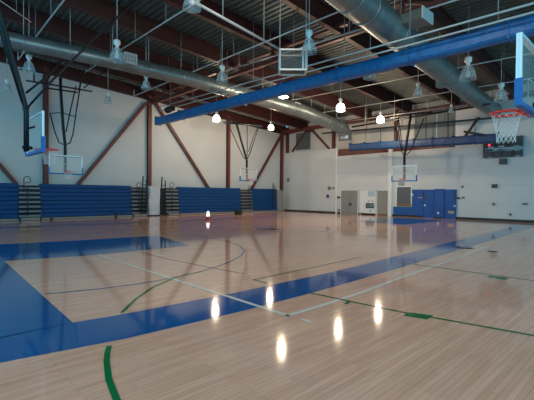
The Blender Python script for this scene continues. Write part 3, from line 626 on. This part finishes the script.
# ------------------------------------------------------------------ basketball backstops
def backstop(o, face, lab, W=1.83, Hh=1.07, masts=(), netd=.42, thick=.05, rimz=.13, rimr=.016, e=.03, toprail=False, group='ceiling-hung basketball backstops'):
    """o = middle of the board's lower edge; face = unit vector towards the court"""
    o = Vector(o); n = Vector(face).normalized(); u = Vector((0, 0, 1)).cross(n); up = Vector((0, 0, 1))
    s = thing('basketball_backstop', o, lab, 'basketball hoop', group)
    def q(a, h, d): return o+u*a+up*h+n*d
    def qb(bb, a0, a1, h0, h1, d0, d1): bb.add([q(a0,h0,d0),q(a1,h0,d0),q(a1,h0,d1),q(a0,h0,d1),q(a0,h1,d0),q(a1,h1,d0),q(a1,h1,d1),q(a0,h1,d1)],[(0,1,2,3),(7,6,5,4),(0,4,5,1),(1,5,6,2),(2,6,7,3),(3,7,4,0)])
    w = W/2; b = MB(); qb(b, -w, w, 0, Hh, -.012, .012); b.build('backboard_glass', GLASS, s, 'clear glass backboard')
    b = MB(); t = .05
    qb(b, -w, w, Hh-t, Hh, -thick/2, thick/2); qb(b, -w, w, 0, t, -thick/2, thick/2); qb(b, -w, -w+t, t, Hh-t, -thick/2, thick/2); qb(b, w-t, w, t, Hh-t, -thick/2, thick/2)
    fr = b.build('board_frame', FRAMEW, s)
    b = MB(); sh = .38
    qb(b, -w+.035, w-.035, -e, .045, -thick/2-e, thick/2+e); qb(b, -w-e, -w+.035, -e, sh, -thick/2-e, thick/2+e); qb(b, w-.035, w+e, -e, sh, -thick/2-e, thick/2+e); b.build('edge_pad', PADB, s, 'blue bottom edge pad')
    b = MB(); tw, thh = .305, .45
    for (a0, a1, h0, h1) in ((-tw, tw, rimz, rimz+.02), (-tw, tw, rimz+thh-.02, rimz+thh), (-tw, -tw+.02, rimz, rimz+thh), (tw-.02, tw, rimz, rimz+thh)): qb(b, a0, a1, h0, h1, .013, .016)
    b.build('target_square', PIPE, s)
    if toprail: MB().tube([q(-w, Hh-.05, -.06), q(w, Hh-.05, -.06)], .04, 8).build('top_rail', MAST, s)
    # rim
    rc = q(0, rimz, .15+.23); pts = [rc+u*.23*math.cos(t*math.pi/14)+n*.23*math.sin(t*math.pi/14) for t in range(28)]
    b = MB().tube(pts, rimr, 8, True); qb(b, -.08, .08, rimz-.08, rimz+.02, .02, .05); qb(b, -.09, .09, rimz-.04, rimz+.012, .04, .17)
    b.tube([q(-.1, rimz-.1, .05), q(-.12, rimz-.012, .2)], .012, 6).tube([q(.1, rimz-.1, .05), q(.12, rimz-.012, .2)], .012, 6); rim = b.build('rim', ORANGE, s, 'orange steel rim')
    # net: crossing cords
    b = MB(); N = 12; K = 8
    def nr(k): t = k/K; return .225-.105*(t**.75) if t < .8 else .135+(t-.8)*.03
    for c in range(N):
        for sgn in (1, -1):
            pp = []
            for k in range(K+1):
                a = 2*math.pi*(c+sgn*k*.5)/N; r_ = nr(k); pp.append(rc+(u*math.cos(a)+n*math.sin(a))*r_+up*(-netd*k/K-.008))
            b.tube(pp, .0036, 5)
    b.build('net', NET, s, 'white cord net')
    for (name, pts, r_) in masts: MB().tube(pts, r_, 10).build(name, MAST, s)
    return s
V = Vector
# near left basket: stands over the near baseline, faces down the hall
xm = -12.5
def m_(px, py, x=xm): return atx(px, py, x)
o = V((-12.5, 2.78, 2.83))
mast = [V((-12.5, 2.55, 2.85)), V((-12.5, 2.55, 4.0)), V((-12.5, 2.5, 4.2)), V((-12.4, 1.95, 6.3)), V((-12.4, 1.1, 9.2))]
mast2 = [p+V((.24, 0, 0)) for p in mast]; mast3 = [p+V((.12+.12*i, -.05-.10*i, 0)) for i, p in enumerate(mast[2:])]
br = [m_(28, 107), m_(50, 83), m_(100, 33), m_(138, -1)]; 
backstop(o, (0, 1, 0), 'near left basketball backstop hung from the roof, board seen edge-on with a long black brace', masts=[('mast', mast, .045), ('mast', mast2, .045), ('mast', mast3, .03), ('brace', br, .028), ('brace', [p+V((.22, .02, .06)) for p in br], .028),
    ('strut', [m_(26, 93), m_(45, 78), m_(62, 60)], .03), ('board_arm', [V((-12.6, 2.5, 2.98)), V((-12.6, 2.74, 2.98))], .05), ('board_arm', [V((-12.3, 2.5, 3.45)), V((-12.3, 2.74, 3.55))], .03), ('mast_collar', [V((-12.56, 2.54, 4.05)), V((-12.2, 2.54, 4.05))], .055)])
# left wall backstops: board planes parallel to the left wall
def side(xp, cpx, cpy, pxs, lab, W=1.83):
    o = atx(cpx, cpy, xp); b = xp-.12
    M_ = [(nm, [atx(p[0], p[1], xp-.16+(p[2] if len(p) > 2 else 0)) for p in pl], r_) for (nm, pl, r_) in pxs]
    return backstop(o, (1, 0, 0), lab, W=W, masts=M_, toprail=True)
side(-24, 66, 174, [
    ('mast', [(65.2, 171), (65.2, 145), (63, 125), (60.8, 92), (60.5, 78)], .085),
    ('strut', [(50, 113), (54.5, 131), (59, 142.5), (65, 145)], .035), ('strut', [(65, 145), (70, 143), (73, 134), (76, 113), (80, 88)], .035),
    ('strut', [(66, 132), (70, 112), (76, 86)], .035), ('cross_tube', [(50, 113.5), (61, 112.5), (75, 116.5)], .025),
    ('top_tube', [(26, 80.5), (60, 86), (92, 91.5)], .045), ('top_tube', [(46, 88), (78, 92.5)], .045), ('top_tube', [(19, 69), (50, 74)], .04),
    ('brace', [(79, 91), (82, 76), (84, 71)], .05), ('brace', [(84, 88), (95, 78), (108, 70)], .035), ('brace', [(45, 86), (54, 66)], .04), ('brace', [(34, 82), (34, 72)], .04)],
    'side basketball backstop in front of the pale wall, its black frame U-shaped', 1.78)
side(-24, 248.5, 181, [
    ('mast', [(246.8, 181), (246.8, 160), (241, 140), (236.5, 124)], .085), ('strut', [(230.5, 129), (238, 146), (243.5, 157.5), (246.8, 159.5)], .035),
    ('strut', [(247.2, 124), (247.2, 156)], .03), ('strut', [(246.8, 159.5), (250.5, 152), (255, 138), (259, 126)], .04), ('strut', [(248.5, 152), (253, 138), (258, 127)], .03), ('top_tube', [(224, 122.5), (238, 123.5), (262, 126)], .09)],
    'small side basketball backstop in front of the red diagonal brace', 1.8)
# far backstop
yp = 25.2; o = aty(404, 181, yp)
Mf = [(nm, [aty(p[0], p[1], yp+.16) for p in pl], r_) for (nm, pl, r_) in [
    ('mast', [(404.4, 179), (404.4, 156), (407.5, 137), (411, 114)], .085), ('strut', [(397, 120), (399, 136), (401.5, 151.5), (404.5, 156)], .035), ('strut', [(404.5, 156), (410, 152), (415, 140), (424, 118)], .035),
    ('strut', [(398, 116), (400, 128), (402.5, 150)], .03), ('top_tube', [(390, 118), (411, 114.5), (432, 112)], .05)]]
backstop(o, (0, -1, 0), 'far basketball backstop hung before the navy curtain, over the grey doors', W=1.78, masts=Mf)
# near right basket: cut by the right edge
o = V((-1.50, 7.33, 3.02))
backstop(o, (-1, 0, 0), 'nearest basketball backstop at the right edge with an orange rim and white net', Hh=1.03, rimz=.07, e=.012, netd=.48, thick=.075, rimr=.02, masts=[('mast', [V((-1.2, 7.33, 3.0)), V((-1.2, 7.33, 5.0)), V((-.6, 7.33, 9.9))], .08), ('board_arm', [V((-1.2, 7.0, 3.1)), V((-1.44, 7.0, 3.1))], .04), ('brace', [V((-1.2, 7.4, 4.8)), V((2.4, 7.4, 9.9))], .05)])

# ------------------------------------------------------------------ light
sc = bpy.context.scene
w = bpy.data.worlds.new('daylight'); sc.world = w; w.use_nodes = True; bg = w.node_tree.nodes['Background']
bg.inputs['Color'].default_value = (.19, .60, .82, 1); bg.inputs['Strength'].default_value = 2.5
sc.view_settings.view_transform = 'Standard'; sc.view_settings.look = 'None'; sc.view_settings.gamma = 1; sc.view_settings.use_curve_mapping = False
sc.view_settings.exposure = -0.08
sc.cycles.use_denoising = True
sc.cycles.max_bounces = 8
for ob in list(bpy.data.objects):
    if '_w' in ob: del ob['_w']
